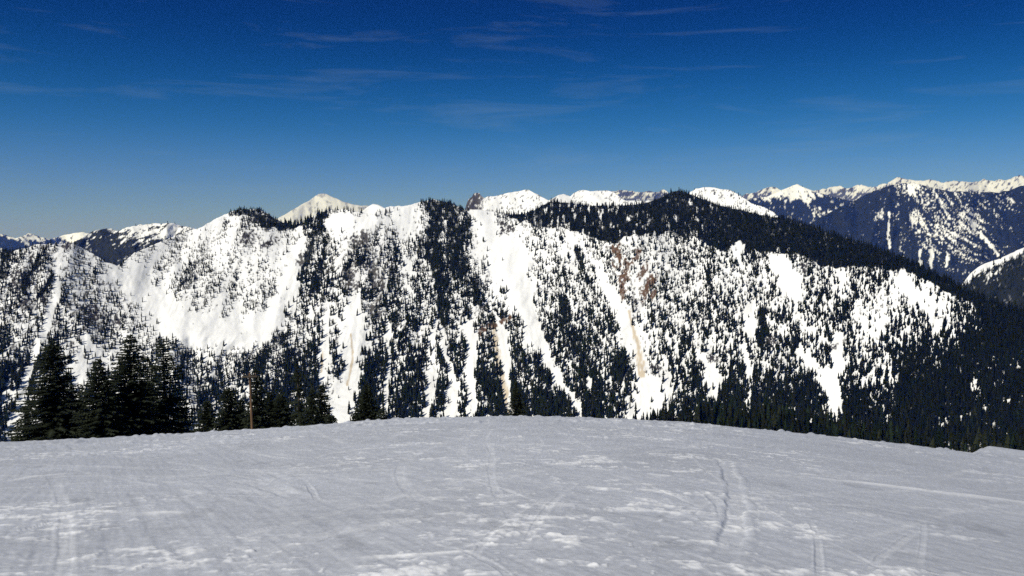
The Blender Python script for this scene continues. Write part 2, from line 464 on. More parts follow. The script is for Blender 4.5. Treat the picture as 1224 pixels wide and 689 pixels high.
# mid distance, left: dark wooded ridge with snowy top
mid_l, mid_l_sample = mountain('wooded_mountain', [(-700, 300), (-300, 290), (-60, 300), (20, 300), (60, 296), (85, 291), (95, 286), (105, 279), (115, 275), (125, 274), (133, 273), (140, 277), (146, 274), (155, 271), (165, 269), (180, 268), (195, 267), (206, 267),
                         (214, 269), (226, 272), (245, 277), (280, 285), (330, 300), (380, 330)], 4600, 0.5, 0.5, -230, 380, 335,
                        snow_forest(lambda x, y: np.clip(np.interp(x, [60, 90, 120, 150, 200, 240], [0.35, 0.60, 0.52, 0.58, 0.74, 0.75]) - smooth(278, 296, y) * 0.5 - 0.5 * np.exp(-((x - 126) / 10) ** 2 - ((y - 278) / 6) ** 2), 0, 1),
                                    lambda x, y: fbm((x + y) / 3.6, y / 4, 5, 4, 0.6), 5), 1.0, 60, jag=0.9, rough=0.04, seed=31, label='dark wooded ridge with a snowy top beyond the left saddle')
# far left
far_l, far_l_sample = mountain('distant_range', [(-700, 290), (-300, 278), (-100, 285), (-20, 279), (0, 280), (8, 281), (18, 285), (27, 283), (34, 279), (42, 281), (50, 284), (60, 286), (68, 284), (76, 281), (84, 280), (92, 278), (100, 278), (110, 281), (140, 276), (160, 279),
                         (200, 290), (300, 320)], 12500, 0.5, 0.5, -230, 300, 335,
                        snow_forest(lambda x, y: np.clip(np.interp(x, [0, 20, 34, 60, 75, 95], [0.3, 0.35, 0.75, 0.45, 0.65, 0.9]) - smooth(285, 296, y) * 0.6, 0, 1), lambda x, y: fbm((x - y) / 3.5, y / 3.2, 8, 3), 8),
                        1.0, 40, jag=0.6, seed=37, label='blue hazy range low on the left horizon')
# the volcano
volcano, _ = mountain('snowy_volcano', [(240, 350), (290, 300), (315, 272), (330, 262), (340, 257), (350, 251), (360, 245), (370, 240), (376, 235), (381, 232), (386, 231), (391, 232), (396, 235), (402, 237), (410, 241), (420, 244), (430, 246), (440, 246),
                         (452, 246), (462, 250), (500, 275), (560, 320)], 14000, 0.6, 0.5, 240, 560, 330,
                      lambda x, y: np.where((fbm(x / 5, (y - x * 0.3) / 4, 13, 3) > 0.66)[..., None], SNOW * 0.40, SNOW * 0.72), 0.8, 70, jag=0.5, seed=41, rough=0.02,
                      label='cream white volcano cone rising far behind the ridge')
dome, _ = mountain('snow_knoll', [(410, 290), (425, 262), (434, 252), (440, 247), (446, 244), (452, 245), (458, 248), (470, 256), (490, 290)], 2900, 0.6, 0.5, 412, 490, 300, lambda x, y: np.broadcast_to(SNOW, x.shape + (3,)).copy(),
                   1.0, 30, jag=0.2, seed=43, mat=M_RIDGE, label='small smooth white knoll peeking over the ridge')
# white domes and the dark pinnacle behind the centre
def dome_col(x, y):
    n = fbm((x + y * 0.5) / 2.6, y / 3.0, 17, 4, 0.6)
    fr = np.where(x < 582, smooth(580, 574, x + (n - 0.5) * 14) * smooth(0.22, 0.40, n), 0.0)
    fr = np.maximum(fr, smooth(0.64, 0.70, n) * 0.85)
    return SNOW * (1 - fr[..., None]) + DARKROCK * 1.1 * fr[..., None]
domes, domes_sample = mountain('white_peaks', [(500, 320), (540, 285), (554, 256), (558, 243), (560, 238), (564, 236), (566, 232), (569, 231), (573, 231), (575, 234), (579, 237), (584, 235), (590, 235), (600, 233), (606, 231), (612, 230), (620, 229), (627, 227), (632, 227), (637, 230), (643, 233), (651, 237), (656, 240), (661, 237), (668, 233), (674, 232), (682, 235),
                          (686, 231), (692, 228), (698, 227), (706, 229), (716, 228), (728, 228), (735, 231), (741, 236), (748, 240), (775, 240), (812, 238), (823, 231), (831, 226), (841, 224), (850, 224), (862, 226), (872, 227), (880, 231), (888, 236), (898, 243), (908, 246), (918, 250), (926, 255), (960, 285), (1010, 330)],
                   3600, 0.62, 0.5, 500, 1010, 320, dome_col, 0.8, 70, jag=0.5, seed=47, rough=0.02, mat=M_RIDGE, label='bright white rounded peaks behind the dark forested summit')
far_c, _ = mountain('distant_snow_peaks', [(560, 330), (680, 260), (715, 236), (730, 229), (740, 228), (750, 228), (760, 229), (768, 230), (776, 228), (786, 230), (790, 227), (794, 227), (800, 231), (815, 236), (850, 240), (880, 236), (893, 232), (903, 231), (910, 227), (915, 226), (920, 224), (928, 225), (935, 228), (944, 225), (950, 222), (962, 226), (975, 228), (985, 226),
                          (1000, 223), (1006, 223), (1015, 226), (1024, 222), (1030, 221), (1037, 224), (1050, 222), (1060, 219), (1068, 215), (1075, 212), (1085, 215), (1100, 216), (1110, 215), (1125, 218), (1140, 217), (1150, 216), (1160, 218), (1175, 215), (1190, 216),
                          (1200, 215), (1210, 213), (1218, 210), (1226, 212), (1280, 205), (1350, 215), (1480, 210)], 14500, 0.6, 0.5, 570, 1450, 320,
                   snow_forest(lambda x, y: np.clip(0.70 - smooth(222, 240, y) * 0.45, 0, 1), lambda x, y: fbm((x + y * 0.6) / 3.2, y / 4, 19, 4, 0.6), 19, floor=(0.07, 0.07, 0.075), snow=SNOW * 0.74), 0.8, 70, jag=1.5, seed=53, rough=0.035,
                   label='jagged snowy range on the far right horizon')
blue1, blue1_sample = mountain('blue_mountain', [(800, 330), (850, 260), (875, 248), (890, 240), (905, 237), (918, 235), (930, 229), (940, 225), (948, 222), (953, 220), (959, 223), (968, 227), (980, 231), (992, 234), (1006, 238), (1020, 241), (1060, 256), (1140, 300)], 10500, 0.5, 0.5, 800, 1140, 330,
                    snow_forest(lambda x, y: np.clip(0.85 * np.exp(-((x - 945) / 26) ** 2 - ((y - 229) / 10) ** 2) + 0.5 * np.exp(-((x - 985) / 14) ** 2 - ((y - 254) / 6) ** 2) + 0.35 * smooth(242, 230, y) + 0.06, 0, 1), lambda x, y: fbm((x - y * 0.3) / 3.2, y / 3.6, 61, 3), 61), 0.8, 60, jag=0.5, seed=59,
                    label='hazy blue forested mountain with a small snowy tip')


def blue_streak(x, y):
    k = np.clip((x - 1070) / 110.0, -0.15, 1.0)
    u = x - (y - 225) * k * 0.95
    return fbm(u / 3.6, y / 17.0 + x / 300.0, 67, 3, 0.6) * 0.45 + fbm(x / 1.5, y / 2.4, 69, 3, 0.7) * 0.55


def blue_frac(x, y):
    b = 0.085 + 0.30 * np.exp(-((x - 1120 - (y - 250) * 0.35) / 42) ** 2) * smooth(345, 280, y) + 0.22 * np.exp(-((x - 1165) / 22) ** 2 - ((y - 262) / 24) ** 2) + 0.25 * np.exp(-((x - 1205) / 18) ** 2 - ((y - 240) / 18) ** 2)
    b = b + 0.35 * np.exp(-((x - 1090) / 14) ** 2 - ((y - 225) / 10) ** 2) + 0.35 * np.exp(-((x - 1053) / 8) ** 2 - ((y - 258) / 9) ** 2) - 0.04 * (x < 1050) + 0.25 * np.exp(-((x - 1095) / 12) ** 2 - ((y - 270) / 16) ** 2)
    for st in ([(1063, 255, 1.3), (1061, 280, 1.5), (1064, 297, 1.2)], [(1160, 268, 2), (1180, 288, 2.2), (1193, 305, 2)], [(1099, 300, 2), (1100, 318, 2)], [(1113, 300, 2), (1114, 320, 2)], [(1133, 304, 2), (1131, 318, 2)]):
        q, w = poly_dist(x, y, st); b = np.maximum(b, smooth(1.4, 0.7, q / w + (fbm(x / 2.5, y / 5.0, 72, 2) - 0.5) * 2.4) * 0.9)
    return np.clip(b, 0, 1)


blue2, blue2_sample = mountain('forested_blue_mountain', [(820, 360), (900, 310), (950, 278), (968, 268), (985, 258), (1004, 248), (1020, 240), (1035, 233), (1050, 227), (1062, 222), (1072, 220), (1085, 219), (1098, 220), (1110, 223), (1125, 227), (1140, 229), (1165, 229), (1180, 230), (1196, 230), (1208, 227), (1216, 223), (1226, 221), (1280, 215), (1350, 240), (1480, 280)],
                    8800, 0.55, 0.5, 820, 1454, 360, snow_forest(blue_frac, blue_streak, 67), 0.8, 150, jag=0.9, seed=71, rough=0.045, label='large deep blue mountain streaked with snow chutes on the right')

# dark hump at the right edge, in front of the blue mountain
def hump_frac(x, y):
    yl = np.interp(x, [1145, 1153, 1168, 1193, 1224, 1300], [352, 335, 320, 310, 296, 280])
    b = 0.95 * smooth(11, 3, y - yl) * smooth(1140, 1160, x) + 0.45 * np.exp(-((x - 1185) / 12) ** 2 - ((y - 330) / 8) ** 2)
    return np.clip(b, 0.02, 1)
hump, hump_sample = mountain('dark_forested_hump', [(1040, 420), (1100, 380), (1138, 356), (1153, 336), (1160, 327), (1168, 320), (1180, 314), (1193, 310), (1208, 303), (1224, 296), (1260, 285), (1300, 280), (1400, 300), (1480, 330)], 3300, 0.5, 0.5, 1040, 1454, 400,
                             snow_forest(hump_frac, lambda x, y: fbm(x / 2.8, y / 3.2, 79, 3), 79), 1.0, 70, jag=0.5, seed=83, mat=M_RIDGE, label='dark forested hump with a snow line along its top')

# ------------------------------------------------------------------ the ski slope (ground sheet out to the horizon)
CREST = [(-600, 560), (-250, 542), (-100, 534), (0, 528.5), (52, 527), (80, 525.5), (110, 524), (150, 522.5), (190, 520.5), (215, 519.5), (245, 517), (270, 515.5), (300, 514), (325, 512.5), (350, 510), (375, 508.5), (400, 507), (425, 504.5), (450, 503),
         (500, 500), (550, 498.5), (600, 497.5), (612, 497.5), (650, 498), (690, 499), (725, 500), (760, 501.5), (790, 503), (820, 505), (860, 508.5), (918, 514.5), (950, 517.5), (980, 520.5), (1010, 523.5), (1040, 527), (1070, 530), (1100, 533.5), (1130, 537.5),
         (1160, 542), (1200, 547.5), (1224, 551), (1300, 560), (1500, 575), (1800, 600)]


def slope_base(az):
    x = np.array([c[0] for c in CREST], float); y = np.array([c[1] for c in CREST], float)
    a, t = ang(x, y)
    fa = np.linspace(-1.2, 1.2, 2401); ft = np.interp(fa, a, t)
    kk = np.exp(-(np.arange(-24, 25) / 9.0) ** 2); kk /= kk.sum()
    ft = np.convolve(np.pad(ft, 24, mode='edge'), kk, 'valid')
    s = -np.interp(az, fa, ft) - 0.0386
    w = smooth(0.75, 1.7, np.abs(az))
    return s * (1 - w) + 0.02 * w


EYE, RR, KC = 1.7, 40.0, 0.0024
S_END = 0.46


def ground_z(az, r):
    s = slope_base(az)
    r1 = RR + np.maximum(S_END - s, 0.02) / (2 * KC)            # where the rollover reaches its final gradient
    rr = np.clip(r, 0, r1)
    d = np.maximum(rr - RR, 0)
    z = -(EYE + s * rr + KC * d * d) - np.maximum(r - r1, 0) * np.maximum(S_END, s)
    zf = -506.0
    return np.where(z < zf + 60, zf + 60 * np.exp((z - zf - 60) / 60.0), z)


def ground_at(px, py):
    """survey point -> ground x, y on the slope"""
    a, t = ang(px, py)
    s = slope_base(a)
    r = EYE / np.maximum(-t - s, 0.012)
    r = np.minimum(r, 47.0)
    return r * np.sin(a), r * np.cos(a)


TRACKS = [  # polyline in survey points, width m, depth m
 ([(858, 545), (866, 555), (874, 570), (879, 590), (880, 605), (878, 628), (874, 645), (860, 668), (846, 689), (830, 715)], 0.40, 0.075),
 ([(810, 578), (840, 588), (858, 600), (864, 612), (864, 628)], 0.22, 0.03),
 ([(735, 626), (780, 622), (815, 612), (835, 604), (856, 598)], 0.2, 0.025),
 ([(880, 565), (940, 569), (1000, 574), (1060, 580), (1110, 587), (1170, 594), (1224, 601), (1300, 612)], 0.55, -0.06),
 ([(1104, 586), (1120, 574), (1140, 566), (1170, 560)], 0.2, 0.025),
 ([(962, 615), (972, 628), (977, 645), (979, 670), (979, 700)], 0.10, 0.03),
 ([(1030, 690), (1050, 668), (1075, 650), (1098, 634)], 0.12, 0.03),
 ([(1096, 690), (1101, 665), (1104, 640), (1103, 615)], 0.06, 0.016),
 ([(270, 575), (300, 578), (335, 588), (365, 598)], 0.5, 0.04),
 ([(80, 612), (150, 613), (200, 614), (250, 611)], 0.40, -0.055),
 ([(500, 645), (560, 660), (600, 680), (620, 700)], 0.10, 0.012),
 ([(610, 690), (622, 660), (640, 628), (660, 600), (690, 575), (720, 560)], 0.13, 0.014),
 ([(555, 690), (575, 650), (600, 625), (640, 600), (680, 590)], 0.10, 0.012),
 ([(408, 668), (470, 664), (540, 660), (590, 656)], 0.16, -0.025),
 ([(408, 610), (450, 600), (500, 585), (560, 575)], 0.35, 0.03),
 ([(700, 560), (760, 575), (820, 600), (860, 615)], 0.12, 0.025),
 ([(540, 568), (600, 585), (640, 600)], 0.12, 0.025),
 ([(0, 640), (40, 632), (70, 622)], 0.09, 0.03),
 ([(330, 690), (420, 640), (520, 612), (640, 585), (760, 560)], 0.12, 0.022),
 ([(250, 690), (330, 655), (430, 630), (520, 622)], 0.3, 0.02),
 ([(0, 578), (40, 570), (90, 566)], 0.25, -0.03),
 ([(120, 700), (220, 660), (330, 630), (400, 615)], 0.14, 0.02),
 ([(360, 570), (372, 585), (380, 600)], 0.12, 0.03),
 ([(910, 536), (950, 541), (1000, 549), (1040, 556)], 0.3, -0.025),
 ([(690, 690), (760, 672), (840, 655), (900, 648)], 0.14, 0.02),
]


def more_tracks():
    # many old, shallow runs crossing each other down the fall line
    g_ = np.random.default_rng(4242); out = []
    for _ in range(60):
        r0_ = g_.uniform(5, 30); a0_ = g_.uniform(-0.6, 0.6); x_, y_ = r0_ * math.sin(a0_), r0_ * math.cos(a0_)
        th = g_.normal(0.0, 0.9); cv = g_.normal(0, 0.018); pts = []
        for _k in range(int(g_.integers(9, 24))):
            r_ = math.hypot(x_, y_)
            if r_ > 44 or y_ < 4: break
            pts.append((x_, y_)); x_ += 1.6 * math.sin(th); y_ += 1.6 * math.cos(th); th += cv * 1.6
            if g_.random() < 0.12: cv = -cv
        if len(pts) > 3: out.append((pts, g_.uniform(0.07, 0.24), g_.uniform(0.006, 0.015)))
    return out


def build_slope():
    fine = np.arange(-0.66, 0.66, 0.00095)
    coarse_r = np.linspace(0.66, math.pi, 60)[:-1]
    az = np.concatenate([-coarse_r[::-1], fine, coarse_r])
    az = az[(az > -math.pi + 1e-3)]
    k1 = np.arange(0.0011, 0.34, 0.00072)
    r_in = EYE / k1[::-1]; r_in = r_in[r_in < 60]
    r = np.concatenate([[0.4, 1.2, 2.2, 3.4, 4.3, 4.8], r_in[r_in > 5.05]])
    r = np.concatenate([r, np.geomspace(r[-1] * 1.03, 46000.0, 130)])
    A, R = np.meshgrid(az, r)
    X = R * np.sin(A); Y = R * np.cos(A); Z = ground_z(A, R)
    near = smooth(240, 60, R)
    # soft undulation, wind ripples, chunks
    und = (fbm(X / 7.0, Y / 7.0, 201, 3) - 0.5) * 0.06
    mid = (fbm(X / 1.3, Y / 1.3, 205, 4, 0.55) - 0.5) * 0.026
    scr = (fbm((X * 0.9 + Y * 0.45) / 0.18, (Y * 0.9 - X * 0.45) / 2.2, 209, 3) - 0.5) * 0.018
    scr2 = (fbm((X * 0.95 - Y * 0.25) / 3.0, (Y * 0.95 + X * 0.25) / 0.30, 213, 3) - 0.5) * 0.020
    area = smooth(0.42, 0.70, fbm(X / 3.2, Y / 4.0, 217, 3, 0.5))
    grain = fbm(X / 0.95, Y / 0.62, 221, 5, 0.70)
    fine = fbm(X / 0.16, Y / 0.2, 227, 3, 0.65)
    loose = smooth(0.62 - 0.11 * area, 0.70 - 0.08 * area, grain) * (0.15 + 0.75 * area)
    loose = np.clip(loose * smooth(0.30, 0.62, fine) + 0.5 * smooth(0.72, 0.80, fine) * area, 0, 1)
    chunk = np.clip(fbm(X / 0.22, Y / 0.22, 225, 2) - 0.58, 0, 1) * 0.075
    dz = und + mid + scr + scr2 + loose * (0.008 + chunk) + (fine - 0.5) * 0.010
    # ski tracks
    fi = (np.abs(A) < 0.64) & (R > 4.9) & (R < 70)
    xs, ys = X[fi], Y[fi]
    td = np.zeros(xs.shape); tl = np.zeros(xs.shape); tk = np.zeros(xs.shape)
    wob = (fbm(xs / 0.5, ys / 0.5, 231, 3) - 0.5)
    for pts, w, dep in TRACKS + [(p, w, d) for p, w, d in more_tracks()]:
        world_pts = abs(pts[0][0]) < 60 and pts[0][1] < 60
        w = max(0.36 * w, 0.03)
        px_ = np.array([p[0] for p in pts], float); py_ = np.array([p[1] for p in pts], float)
        tt_ = np.linspace(0, len(pts) - 1, len(pts) * 5)
        # rounded path through the surveyed points
        px_ = np.interp(tt_, np.arange(len(pts)), px_); py_ = np.interp(tt_, np.arange(len(pts)), py_)
        ker = np.array([1, 2, 3, 2, 1]) / 9.0
        px_[2:-2] = np.convolve(px_, ker, 'valid'); py_[2:-2] = np.convolve(py_, ker, 'valid')
        gx, gy = (px_, py_) if world_pts else ground_at(px_, py_)
        bb = (xs > gx.min() - 1) & (xs < gx.max() + 1) & (ys > gy.min() - 1) & (ys < gy.max() + 1)
        q, _ = poly_dist(xs[bb], ys[bb], [(a, b, 1.0) for a, b in zip(gx, gy)])
        q = np.abs(q + wob[bb] * w * 0.9)
        brk = 0.25 + 0.75 * smooth(-0.14, 0.06, fbm(xs[bb] / 1.3, ys[bb] / 1.3, 233, 3) - 0.5 + 0.03)
        e0 = np.hypot(xs[bb] - gx[0], ys[bb] - gy[0]); e1 = np.hypot(xs[bb] - gx[-1], ys[bb] - gy[-1]); ln_ = np.hypot(gx[-1] - gx[0], gy[-1] - gy[0])
        brk = brk * smooth(0.0, 0.35 * ln_, e0) * smooth(0.0, 0.25 * ln_, e1)
        g = smooth(1.15, 0.75, q / w) * brk
        bm = np.exp(-((q - 1.45 * w) / (0.38 * w)) ** 2) * brk
        if dep > 0:
            td[bb] += -0.30 * dep * g + 0.16 * dep * bm
            tk[bb] = np.maximum(tk[bb], g); tl[bb] = np.maximum(tl[bb], (0.40 * bm + 0.50 * g) * (0.30 + 1.2 * np.clip(wob[bb] + 0.25, 0, 1)))
        else:
            td[bb] += -0.5 * dep * np.exp(-(q / (1.3 * w)) ** 2) * brk
            tl[bb] = np.maximum(tl[bb], np.exp(-(q / (1.3 * w)) ** 2) * brk * (0.75 + 1.2 * np.clip(wob[bb] + 0.3, 0, 1)))
    dz[fi] += td
    # small drifts and lumps along the brow
    brow = smooth(28, 44, R) * smooth(75, 58, R)
    dz = dz + brow * ((fbm(X / 2.4, Y / 4.0, 271, 4, 0.6) - 0.5) * 0.10 + np.clip(fbm(X / 0.5, Y / 0.8, 273, 2) - 0.68, 0, 1) * 0.45)
    qx_, _ = pix(A, np.full(A.shape, -0.2))
    dz = dz + 0.95 * smooth(1150, 1185, qx_ + (fbm(X / 1.5, Y / 1.5, 275, 2) - 0.5) * 14) * np.exp(-((R - 61) / 7.0) ** 2) * (np.abs(A) < 0.9)
    Z = Z + dz * near
    dep_rows = smooth(55, 75, R)
    Z += (fbm(X / 30.0, Y / 30.0, 241, 4) - 0.5) * 8 * smooth(120, 400, R)
    lo = loose.copy(); lo[fi] = np.clip(lo[fi] + 0.75 * tl, 0, 1); tkk = np.zeros(X.shape); tkk[fi] = tk
    packed = np.array([0.500, 0.520, 0.568]); white = np.array([0.84, 0.85, 0.87])
    tone = fbm(X / 4.0, Y / 4.0, 251, 3)[..., None]
    dirt = smooth(0.70, 0.80, fbm(X / 0.9, Y / 1.6, 255, 4, 0.65))[..., None]
    spk = vn(X / 0.045, Y / 0.06, 257)[..., None] - 0.5
    wide = 0.45 * (fbm((X + 0.5 * Y) / 1.3, (Y - 0.5 * X) / 4.0, 259, 3)[..., None] - 0.5) + 0.55 * (fbm((X - 0.2 * Y) / 4.0, (Y + 0.2 * X) / 1.2, 263, 3)[..., None] - 0.5)
    col = (packed * (0.90 + 0.20 * tone)) * (1 - 0.16 * dirt) * (1 + 0.16 * spk + 0.24 * wide + 0.10 * (_hash(np.arange(X.size).reshape(X.shape), np.zeros(X.shape, int), 5)[..., None] - 0.5)) * (1 - 0.0 * tkk[..., None])
    col = col * (1 - lo[..., None]) + white * lo[..., None]
    far = smooth(160, 420, R)[..., None]
    wood = smooth(0.42, 0.5, fbm(X / 90.0, Y / 90.0, 261, 4))[..., None]
    col = col * (1 - far) + (FLOOR * wood + SNOW * (1 - wood)) * far
    V = np.stack([X, Y, Z], -1).reshape(-1, 3)
    nr, nc = X.shape
    V = np.concatenate([V, [[0, 0, -EYE]]]); cc = np.concatenate([np.clip(col, 0, 0.9).reshape(-1, 3), [packed]])
    Fq = grid_faces(nr, nc, True)
    me = mesh_np('snow_slope', V, Fq[:, ::-1], cc)
    o = link_mesh('snow_slope', me, None, M_SLOPE)
    tag(o, 'packed grey snow of the ski slope crossed by ski tracks', None, None, 'structure')
    return o


build_slope()

# ------------------------------------------------------------------ distant conifers
def far_tree_mesh(seed, tiers=5, pts=7):
    """unit-height conifer: short trunk and ragged skirts of branches"""
    g = np.random.default_rng(seed)
    V = []; T = []; K = []
    for (za, zb_, ra) in ((0, 0.14, 0.022),):
        b = len(V)
        for z_, rr in ((za, ra), (zb_, ra * 0.8)):
            for i in range(3): V.append((rr * math.cos(i * 2.094), rr * math.sin(i * 2.094), z_)); K.append(1.0)
        for i in range(3):
            j = (i + 1) % 3; T += [(b + i, b + j, b + 3 + j), (b + i, b + 3 + j, b + 3 + i)]
    R0 = g.uniform(0.135, 0.185)
    for k in range(tiers):
        f = k / tiers
        zt = 0.10 + 0.90 * (f + 1.55 / tiers) if k < tiers - 1 else 1.0
        zt = min(zt, 1.0 if k == tiers - 1 else 0.97); zl = 0.07 + 0.86 * f + g.uniform(-0.015, 0.015)
        rad = R0 * (1 - f * 0.94) ** 0.7 * (0.86 if k == 0 else 1.0) * g.uniform(0.85, 1.12) + 0.008
        b = len(V); V.append((g.normal(0, 0.004), g.normal(0, 0.004), zt)); K.append(0.9)
        ph = g.uniform(0, 6.28)
        for i in range(pts):
            out = (1.0 if i % 2 == 0 else 0.62) * g.uniform(0.75, 1.2)
            V.append((rad * out * math.cos(ph + i * 6.2832 / pts), rad * out * math.sin(ph + i * 6.2832 / pts), zl - 0.03 * out + g.uniform(-0.02, 0.03))); K.append(g.uniform(0.7, 1.3))
        for i in range(pts): T.append((b, b + 1 + i, b + 1 + (i + 1) % pts))
    return np.array(V), np.array(T, np.int32), np.array(K)


PROTO = [far_tree_mesh(300 + i, 5 if i % 2 else 6) for i in range(8)]
TINY = [far_tree_mesh(400 + i, 2, 5) for i in range(4)]
forest_parts = []      # (P, h, width factor, protos)


def tree_tint(n, g):
    base = np.array([0.0130, 0.0172, 0.0080])
    t = base * g.uniform(0.65, 1.5, (n, 1)); t[:, 0] *= g.uniform(0.85, 1.25, n)
    return t


def scatter(sample, dens, hfun, nmax, seed, wf=1.0, tiny=False, xlim=(-150, 1374)):
    """returns positions and heights of accepted trees: dens = trees per square survey unit"""
    _, _, _, area = sample(8, 1)
    n = int(nmax * area)
    P, qx, qy, _ = sample(n, seed)
    g = np.random.default_rng(seed + 1)
    keep = (g.random(n) * nmax < dens(qx, qy)) & (qx > xlim[0]) & (qx < xlim[1])
    P, qx, qy = P[keep], qx[keep], qy[keep]
    h = hfun(qx, qy, g) * np.clip(g.lognormal(-0.03, 0.36, len(P)), 0.38, 1.8)
    return dict(P=P, x=qx, y=qy, h=h, w=wf * g.uniform(0.8, 1.25, len(P)), tiny=tiny, seed=seed)


def main_dens(x, y):
    c = np.clip(cover(x, y), 0, 0.985)
    g, b, dk = rock_mask(x, y)
    c = c * (1 - 0.85 * np.clip(g + b + dk * 0.6, 0, 1))
    size = np.interp(y, [250, 330, 420, 500], [8.0, 10.5, 14.5, 20.0])     # square units one tree hides
    return -np.log(1 - c * 0.95) / size * np.where(x < 345, np.interp(y, [300, 420, 470], [4.0, 2.7, 1.6]) * np.interp(x, [130, 180], [0.62, 1.0]), 1.8)


def main_h(x, y, g):
    return np.interp(y, [245, 300, 360, 430, 500], [7.2, 8.2, 9.4, 11.4, 13.0]) * np.where(x < 340, np.interp(y, [250, 420, 480], [0.58, 0.62, 0.9]) * np.interp(x, [120, 180], [1.22, 1.0]), 1.0) * np.where((x > 262) & (x < 385) & (y < 276), 1.5, 1.0)


S_main = scatter(ridge_sample, main_dens, main_h, 0.6, 501)
S_sap = scatter(ridge_sample, lambda x, y: 0.020 * smooth(0.0, 0.25, cover(x, y)) * smooth(0.35, 0.65, fbm(x / 30, y / 25, 77, 3)) + 0.0004, lambda x, y, g: np.full(x.shape, 4.6), 0.024, 571, 1.35)
S_spur = scatter(spur_sample, lambda x, y: 0.085 * np.where(x > 1100, 0.75, 1.0) * smooth(700, 790, x), lambda x, y, g: np.full(x.shape, 13.0), 0.09, 511, 1.0, xlim=(640, 1420))
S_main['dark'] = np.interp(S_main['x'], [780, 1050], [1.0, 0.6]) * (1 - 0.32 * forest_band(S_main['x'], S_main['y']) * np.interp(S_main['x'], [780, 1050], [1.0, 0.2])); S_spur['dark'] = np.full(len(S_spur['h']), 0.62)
S_mid = scatter(mid_l_sample, lambda x, y: 0.06 * smooth(276, 288, y) + 0.03, lambda x, y, g: np.full(x.shape, 12.0), 0.075, 521, 1.1, True)
S_dome = scatter(domes_sample, lambda x, y: np.where(x > 810, 0.06 * smooth(224, 240, y) + 0.02, 0.02 * smooth(236, 250, y)), lambda x, y, g: np.full(x.shape, 9.0), 0.08, 531, 1.2, True)
S_hump = scatter(hump_sample, lambda x, y: 0.09 * (1 - hump_frac(x, y)) + 0.015, lambda x, y, g: np.full(x.shape, 14.0), 0.1, 541, 1.1, True)
S_b2 = scatter(blue2_sample, lambda x, y: 0.10 * (1 - np.clip(blue_frac(x, y) * 1.2, 0, 1)), lambda x, y, g: np.full(x.shape, 20.0), 0.1, 551, 1.2, True)
S_b1 = scatter(blue1_sample, lambda x, y: np.full(x.shape, 0.05), lambda x, y, g: np.full(x.shape, 20.0), 0.05, 561, 1.3, True)


def merged(S, idx, protos):
    g = np.random.default_rng(S['seed'] + 7)
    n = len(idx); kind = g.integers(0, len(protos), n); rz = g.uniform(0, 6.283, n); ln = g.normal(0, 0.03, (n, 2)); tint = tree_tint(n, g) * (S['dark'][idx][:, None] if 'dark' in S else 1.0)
    Vs, Ts, Cs = [], [], []; off = 0
    for k, (pv, pt, pk) in enumerate(protos):
        s = np.where(kind == k)[0]
        if not len(s): continue
        h = S['h'][idx[s]][:, None]; w = S['w'][idx[s]][:, None] * h
        c, si = np.cos(rz[s])[:, None], np.sin(rz[s])[:, None]
        x = (pv[None, :, 0] * c - pv[None, :, 1] * si) * w + ln[s, 0:1] * pv[None, :, 2] * h
        y = (pv[None, :, 0] * si + pv[None, :, 1] * c) * w + ln[s, 1:2] * pv[None, :, 2] * h
        z = pv[None, :, 2] * h - 0.04 * h
        V = np.stack([x, y, z], -1) + S['P'][idx[s]][:, None, :]
        T = pt[None] + (off + np.arange(len(s)) * len(pv))[:, None, None]
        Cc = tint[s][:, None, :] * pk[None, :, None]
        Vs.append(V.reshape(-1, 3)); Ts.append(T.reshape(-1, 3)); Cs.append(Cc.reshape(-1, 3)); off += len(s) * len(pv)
    return np.concatenate(Vs), np.concatenate(Ts), np.concatenate(Cs)


# the largest-looking of them become objects of their own, the rest one mass
N_OWN = 268
cand = []
for si, S in enumerate((S_main, S_spur)):
    r = np.hypot(S['P'][:, 0], S['P'][:, 1])
    app = S['h'] / r * F
    top = S['P'][:, 2] + S['h'] * 0.55
    az_ = np.arctan2(S['P'][:, 0], S['P'][:, 1])
    tx, ty = pix(az_, top / r)
    cy = np.interp(tx, [c[0] for c in CREST], [c[1] for c in CREST])
    ok = (ty < cy - 1) & (tx > 6) & (tx < 1218)
    if si == 0:
        sy = np.interp(tx, [p[0] for p in SPUR], [p[1] for p in SPUR]) - 12
        ok &= (ty < sy) & ~((tx > 20) & (tx < 212)) & ~((tx > 255) & (tx < 345) & (ty > 455))
    for i in np.where(ok)[0]: cand.append((app[i], si, i, tx[i], ty[i]))
cand.sort(key=lambda c: -c[0])
own = []; seen_cells = {}
for c in cand:                                            # the largest, not two in the same spot
    key = (int(c[3] // 4), int(c[4] // 5))
    if key in seen_cells: continue
    seen_cells[key] = 1; own.append(c)
    if len(own) >= N_OWN: break

tree_meshes = []
for k, (pv, pt, pk) in enumerate(PROTO):
    g = np.random.default_rng(900 + k)
    col = tree_tint(1, g) * pk[:, None]
    tree_meshes.append(mesh_np('mountain_conifer', pv - [0, 0, 0.04], pt, col, False)); tree_meshes[-1].materials.append(M_TREES)

